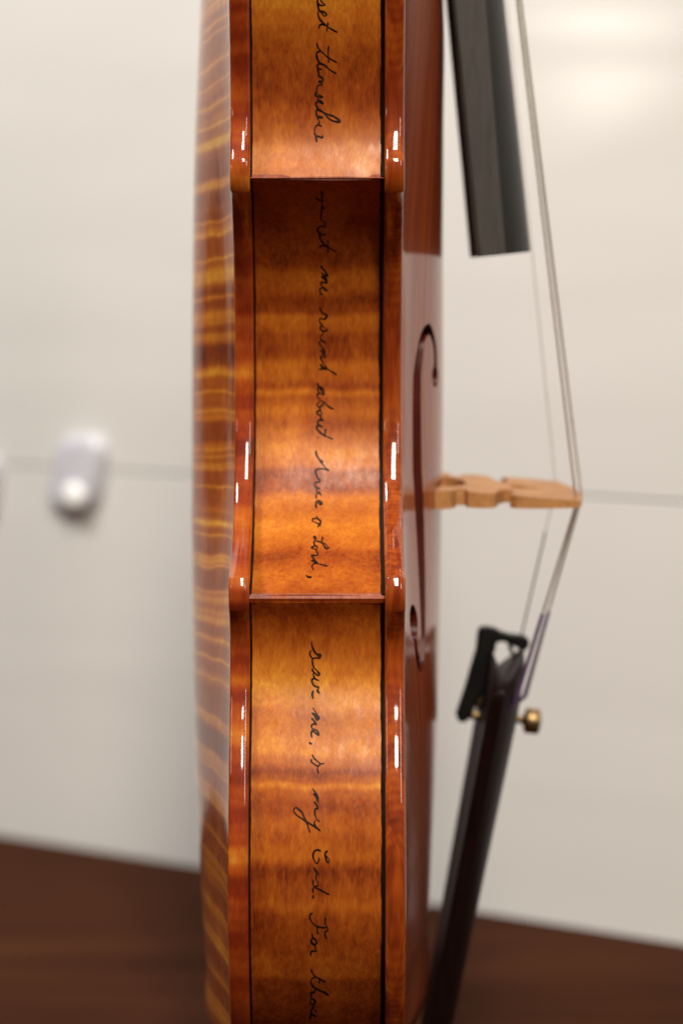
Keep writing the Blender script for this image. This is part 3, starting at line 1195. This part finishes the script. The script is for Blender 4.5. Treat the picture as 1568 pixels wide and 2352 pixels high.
secs = []
us = [-0.015, -0.005, 0.01, 0.035, 0.1, 0.2, 0.35, 0.5, 0.7, 0.9, 1.05, 1.17, 1.2]
zend = float(zt(351))
for u in us:
    p = tp_point(u)
    hw = 20.2 - 6.2 * min(max(u, 0), 1.2)
    cr = cr_A + (cr_B - cr_A) * u
    side_t = 3.6
    tight = 1.0
    if u < 0:
        tight = 0.90 if u < -.01 else 0.96
    if u > 1.16:
        tight = 0.94
    pts = []
    for i in range(17):
        a = -1 + 2 * i / 16
        # rounded string end: the crest reaches further up than the sides
        pts.append((side_t + (cr - side_t) * (1 - a * a) ** 0.85, a * hw, a))
    pts += [(0.3, hw * 0.985, 1), (0.0, hw * 0.95, 1), (0.6, hw * 0.6, .6), (0.9, 0, 0), (0.6, -hw * .6, -.6), (0.0, -hw * 0.95, -1), (0.3, -hw * 0.985, -1)]
    bow = 6.5 * max(0, (0.12 - u) / 0.135) ** 2 if u < 0.12 else 0
    sec = []
    for x, y, a in pts:
        sec.append((p[0] + (x * tight + (1 - tight) * cr * .4), y * tight, p[2] + bow * (1 - abs(a) ** 2.2)))
    secs.append(sec)
v, f = loft(secs)
tail = part("tailpiece", v, f, M_ebony_red, angle=50)
tail["label"] = "dark polished tailpiece with one fine tuner"

# tail gut, saddle, end button (below the picture)
pe = tp_point(1.2)
sad_x = H_TOP(np.array([350.0]))[0]
for s in (-1, 1):
    path = catmull([(pe[0] + 2.0, s * 4, pe[2] + 3), (pe[0] - 0.5, s * 4.5, pe[2] - 6), (EDGE_OUT + 2.4, s * 5, float(zt(353))), (EDGE_OUT - 2, s * 5, float(zt(355.8))),
                    (10, s * 4, float(zt(356.6))), (0, s * 4.6, float(zt(357)))], 2.0)
    v, f = tube(path, 0.9, 10)
    part("tail_gut", v, f, M_black_metal)
v, f = box_vf(EDGE_OUT - 1.0, 0, float(zt(352.6)), 6.0, 34, 5.5)
part("saddle", v, f, M_ebony, smooth=False)
BTN = 21.0
v, f = lathe((0, 0, float(zt(354.6))), (0, 0, -1), [(0, 4.0), (1.2, 4.2), (2.2, 5.0), (5, 6.0), (9, 7.2), (14, 7.4), (18, 6.6), (20.4, 4.0), (BTN, 1.5)], 28)
part("end_button", v, f, M_ebony)
TABLE_Z = float(zt(354.6)) - BTN

# ------------------------------------------------------------------ strings
ys = [-16.5, -5.5, 5.5, 16.5]
names = ["lowest wound string nearest the ribs", "second wound string", "third wound string", "thin plain top string held by the fine tuner"]
brX = [at_y(1321, 1140, -16.5)[0], at_y(1333, 1140, -5.5)[0], at_y(1331, 1140, 5.5)[0], at_y(1274, 1112, 16.5)[0]]
topX = [at_y(1188, 0, -15)[0], at_y(1199, 0, -5)[0], at_y(1194, 0, 5)[0], 0]
topX[3] = at_y(1165, 0, 15)[0]
rad = [0.29, 0.25, 0.23, 0.12]
ztop = zB
z_br = BZ_LO + 1.0
for i in range(4):
    a = np.array([brX[i] + 0.2, ys[i], z_br + (ys[i] + 17) * 0.045])
    b = np.array([topX[i], ys[i] * 0.82, ztop])
    far = a + (b - a) * 2.15
    if i < 3:
        tail_pt = at_y([1187, 1203, 1206, 0][i], 1600, [-15, -5, 5, 0][i])
        dip = np.array([at_y(1176, 1645, [-14, -5, 5][i])[0] - 1.5, [-13.5, -4.6, 4.6][i], at_y(1176, 1645, -8)[2]])
        path = [far, a, tail_pt, dip]
    else:
        hook = at_y(1196, 1462, 14.5)
        path = [far, a, hook]
    st = np.vstack([np.linspace(path[j], path[j + 1], 24)[:-1] for j in range(len(path) - 1)] + [[path[-1]]])
    v, f = tube(st, rad[i], 10)
    so = part("string", v, f, M_steel)
    so["label"] = names[i]
    if i < 3:
        s0 = a + (tail_pt - a) * [0.57, 0.57, 0.60][i]
        pth = np.vstack([np.linspace(s0, tail_pt, 16)[:-1], np.linspace(tail_pt, dip, 8)])
        v, f = tube(pth, rad[i] + 0.22, 10)
        w = part("silk_winding", v, f, M_silk, so)
    else:
        s0 = a + (hook - a) * 0.30
        v, f = tube(np.linspace(s0, hook, 14), rad[i] + 0.12, 8)
        part("silk_winding", v, f, M_silk, so)

# ------------------------------------------------------------------ fine tuner on the tailpiece (treble side)
YT = 14.5


def prism(pix, Y, half_t, bevel=0.5):
    """a bar of metal whose side outline is read off the photo, lying in the plane Y, half_t thick each way"""
    P = np.array([at_y(x, y, Y) for x, y in pix])
    c = P.mean(0)
    v, f = [], []
    lay = [(-half_t, 0.0 + bevel), (-half_t + bevel, 0), (half_t - bevel, 0), (half_t, bevel)]
    n = len(P)
    # inward offset in the XZ plane
    Q = P[:, [0, 2]]
    nn = poly_normals(Q)
    if ((Q - Q.mean(0)) * nn).sum() < 0:
        nn = -nn
    for dy, ins in lay:
        R = Q - nn * ins
        v += [(r[0], Y + dy, r[1]) for r in R]
    for i in range(3):
        for k in range(n):
            k2 = (k + 1) % n
            f.append((i * n + k, i * n + k2, (i + 1) * n + k2, (i + 1) * n + k))
    f.append(tuple(range(n))[::-1])
    f.append(tuple(3 * n + k for k in range(n)))
    return v, f


lever = [(1046, 1640), (1052, 1655), (1068, 1656), (1082, 1640), (1098, 1600), (1112, 1580), (1124, 1565), (1137, 1546), (1141, 1534),
         (1134, 1520), (1130, 1505), (1136, 1490), (1139, 1474), (1150, 1471), (1165, 1474), (1178, 1482), (1192, 1488), (1204, 1493),
         (1213, 1482), (1214, 1470), (1206, 1461), (1190, 1458), (1170, 1456), (1150, 1450), (1136, 1442), (1118, 1438), (1102, 1440),
         (1096, 1450), (1092, 1490), (1080, 1530), (1066, 1580)]
v, f = prism(lever, YT, 2.6)
part("fine_tuner_lever", v, f, M_black_metal, tail, angle=40).location = (0, 0, 0)
for (x1, y1, x2, y2, x3, y3, dy) in ((1170, 1474, 1172, 1490, 1180, 1510, -1.4), (1196, 1490, 1196, 1500, 1186, 1511, 1.4)):
    p = [at_y(x1, y1, YT + dy), at_y(x2, y2, YT + dy), at_y(x3, y3, YT + dy)]
    v, f = tube(catmull(p, 0.5), np.linspace(0.75, 0.35, len(catmull(p, 0.5))), 8)
    part("string_hook", v, f, M_black_metal, tail)
a, b = at_y(1068, 1640, YT), at_y(1240, 1658, YT)
ax = b - a
Ls = np.linalg.norm(ax)
v, f = lathe(a, ax, [(0, 0.6), (0.5, 1.2), (2.6, 1.3), (2.8, 1.0), (Ls * .60, 1.0), (Ls * .74, 1.05), (Ls * .77, 1.3), (Ls * .785, 2.6), (Ls * .80, 3.3),
                     (Ls * .815, 3.5), (Ls * .96, 3.5), (Ls * .985, 3.2), (Ls * 1.0, 2.2)], 40)
scr = part("fine_tuner_screw", v, f, M_brass, tail, angle=35)
v, f = lathe(at_y(1096, 1628, YT), at_y(1112, 1590, YT) - at_y(1096, 1628, YT), [(0, 0.6), (0.6, 1.0), (3.4, 1.0), (4, 0.5)], 12)
part("tuner_spring", v, f, M_brass, tail)
tag(ROOT, "amber varnished violin standing upright, ribs covered in handwritten cursive words", "violin")

# ------------------------------------------------------------------ table and wall
nt = NT("brown_table_wood")
gcoord = nt.coord((5, 60, 5), rot=(0, 0, math.radians(35)))
n1 = nt.noise(gcoord, 1.0, 4.0, 0.6, 1.0)
n2 = nt.noise(nt.coord((7, 7, 7)), 1.0, 3.0, 0.5)
vv = nt.math('ADD', nt.math('MULTIPLY', n1, 0.5), nt.math('MULTIPLY', n2, 0.5))
nt.l(nt.ramp(vv, [(0.3, (0.024, 0.0068, 0.0026)), (0.5, (0.046, 0.0135, 0.0048)), (0.72, (0.072, 0.023, 0.0078))]), nt.b.inputs['Base Color'])
nt.set(rough=0.8, spec=0.06)
M_table = nt.m

# wall line in plan: from the two ends of the wall-table line in the photograph
def on_z(px, py, Z):
    d = ray(px, py)
    t = (Z - CAM[2]) / d[2]
    return CAM + d * t


WA = on_z(0, 1912, TABLE_Z)
WB = on_z(1568, 2162, TABLE_Z)
wd = (WB - WA)
wd[2] = 0
wd /= np.linalg.norm(wd)
wn = np.array([wd[1], -wd[0], 0])                     # facing the camera
if wn[1] > 0:
    wn = -wn
WYAW = math.atan2(wd[1], wd[0])


def wall_box(name, s0, s1, z0, z1, depth, out, mat, parent, bev=1.5):
    """box on the wall line, s along the wall from WA, front face `out` mm in front of the wall line"""
    v, f = [], []
    for (o_, b_) in ((out, bev), (out - bev, 0), (out - depth, 0)):
        for (s, z) in ((s0 + b_, z0 + b_), (s1 - b_, z0 + b_), (s1 - b_, z1 - b_), (s0 + b_, z1 - b_)):
            p = WA + wd * s + wn * o_
            v.append((p[0], p[1], z))
    for i in range(2):
        for k in range(4):
            k2 = (k + 1) % 4
            f.append((i * 4 + k, i * 4 + k2, (i + 1) * 4 + k2, (i + 1) * 4 + k))
    f += [(0, 1, 2, 3), (11, 10, 9, 8)]
    return link_mesh(name, v, f, mat, parent, smooth=False)


nt = NT("white_gloss_panel")
c1 = nt.noise(nt.coord((5, 5, 5)), 1.0, 3.0, 0.5)
nt.l(nt.ramp(c1, [(0.3, (0.655, 0.65, 0.635)), (0.7, (0.70, 0.695, 0.68))]), nt.b.inputs['Base Color'])
nt.set(rough=0.16, spec=0.45)
wv = nt.noise(nt.coord((5, 5, 20), rot=(0.3, 0.25, 0)), 1.0, 1.0, 0.5, 0.5)
nt.bump(wv, 0.5, 0.0022)
M_panel = nt.m
M_gap = plain("panel_gap", (0.70, 0.67, 0.62), 0.8)

SEAM = at_y(784, 1118, 0)[2]
pm = on_z(0, 1912, TABLE_Z)
# height of the seam where the sight line of the photo meets the wall


def on_wall(px, py, out=0.0):
    d = ray(px, py)
    p0 = WA + wn * out
    t = np.dot(p0 - CAM, wn) / np.dot(d, wn)
    return CAM + d * t


SEAM = 0.5 * (on_wall(350, 1098)[2] + on_wall(1450, 1135)[2])
wall = structure(wall_box("wall", -430, 1700, TABLE_Z - 60, 1500, 60, -4, M_gap, None))
wall_box("wall_panel", -420, 1690, SEAM + 0.3, 1490, 3.9, 0, M_panel, wall, 0.45)
wall_box("wall_panel", -420, 1690, TABLE_Z - 50, SEAM - 0.3, 3.9, 0, M_panel, wall, 0.45)

# table: its back edge stands at the wall
v, f = [], []
pts = [(-1700, 2.0), (1500, 2.0), (1500, 1500), (-1700, 1500)]
lay = [(0.0, 3.0), (-3.0, 0.0), (-38, 0.0), (-41, 3.0)]
for dz, ins in lay:
    for s, o_ in ((-1700 + ins, 1 + ins), (1500 - ins, 1 + ins), (1500 - ins, 1500 - ins), (-1700 + ins, 1500 - ins)):
        p = WA + wd * s + wn * o_
        v.append((p[0], p[1], TABLE_Z + dz))
for i in range(3):
    for k in range(4):
        k2 = (k + 1) % 4
        f.append((i * 4 + k, i * 4 + k2, (i + 1) * 4 + k2, (i + 1) * 4 + k))
f += [(0, 1, 2, 3), (15, 14, 13, 12)]
structure(link_mesh("table_top", v, f, M_table, None, smooth=False))

# ------------------------------------------------------------------ white knobs on the wall
nt = NT("white_plastic")
cn = nt.noise(nt.coord((60, 60, 60)), 1.0, 2.0, 0.5)
nt.l(nt.ramp(cn, [(0.3, (0.58, 0.59, 0.66)), (0.7, (0.64, 0.65, 0.72))]), nt.b.inputs['Base Color'])
nt.set(rough=0.16, spec=0.6, coat=0.6, coat_rough=0.04)
M_knob = nt.m
M_bright_spot = plain("bright_spot_white", (0.93, 0.94, 0.95), 0.2, coat=0.6, vary=0.03)  # the knob's bright spot, painted in as a whiter tone


def wall_switch(px, py, label):
    """rounded white plastic hook body with its bright spot built as a whiter disc near its lower end"""
    c = on_wall(px, py)
    root = empty("wall_knob", c)
    ex, ez = wd, np.array([0, 0, 1.0])
    W, Hh, D = 12.5, 15.0, 6.0

    def shell(w, h, d, r, z0, tilt=0.0, n=40):
        secs = []
        for (k, e) in ((0.0, 0.0), (0.35, 0.0), (0.7, 0.8), (0.88, 2.0), (0.97, 3.6), (1.0, 5.6)):
            sec = []
            for i in range(n):
                a = 2 * math.pi * i / n
                ca, sa = math.cos(a), math.sin(a)
                sx = math.copysign(abs(ca) ** 0.55, ca) * (w - e)
                sz = math.copysign(abs(sa) ** 0.55, sa) * (h - e)
                p = ex * (sx + tilt * sz) + ez * (sz + z0) + wn * (k * d)
                sec.append(tuple(p))
            secs.append(sec)
        return loft(secs)
    v, f = shell(W, Hh, D, 4, 4.0, 0.22)
    body = link_mesh("knob_body", v, f, M_knob, root, angle=60)
    prof = [(D - 1.0, 5.6), (D + 0.6, 5.6), (D + 1.8, 5.0), (D + 2.6, 3.8), (D + 3.1, 2.0), (D + 3.2, 0.5)]
    org = -ez * 5.0 + ex * 1.0
    v, f = lathe(org, wn, prof, 32)
    link_mesh("knob_bright_spot", v, f, M_bright_spot, root, angle=60)
    tag(root, label, "wall knob", "white knobs on the wall")
    return root


wall_switch(188, 1108, "white rounded plastic knob with painted-in bright spot on the pale wall beside the seam")
wall_switch(-52, 1150, "white plastic wall knob cut off by the picture edge, only its shaded side showing")
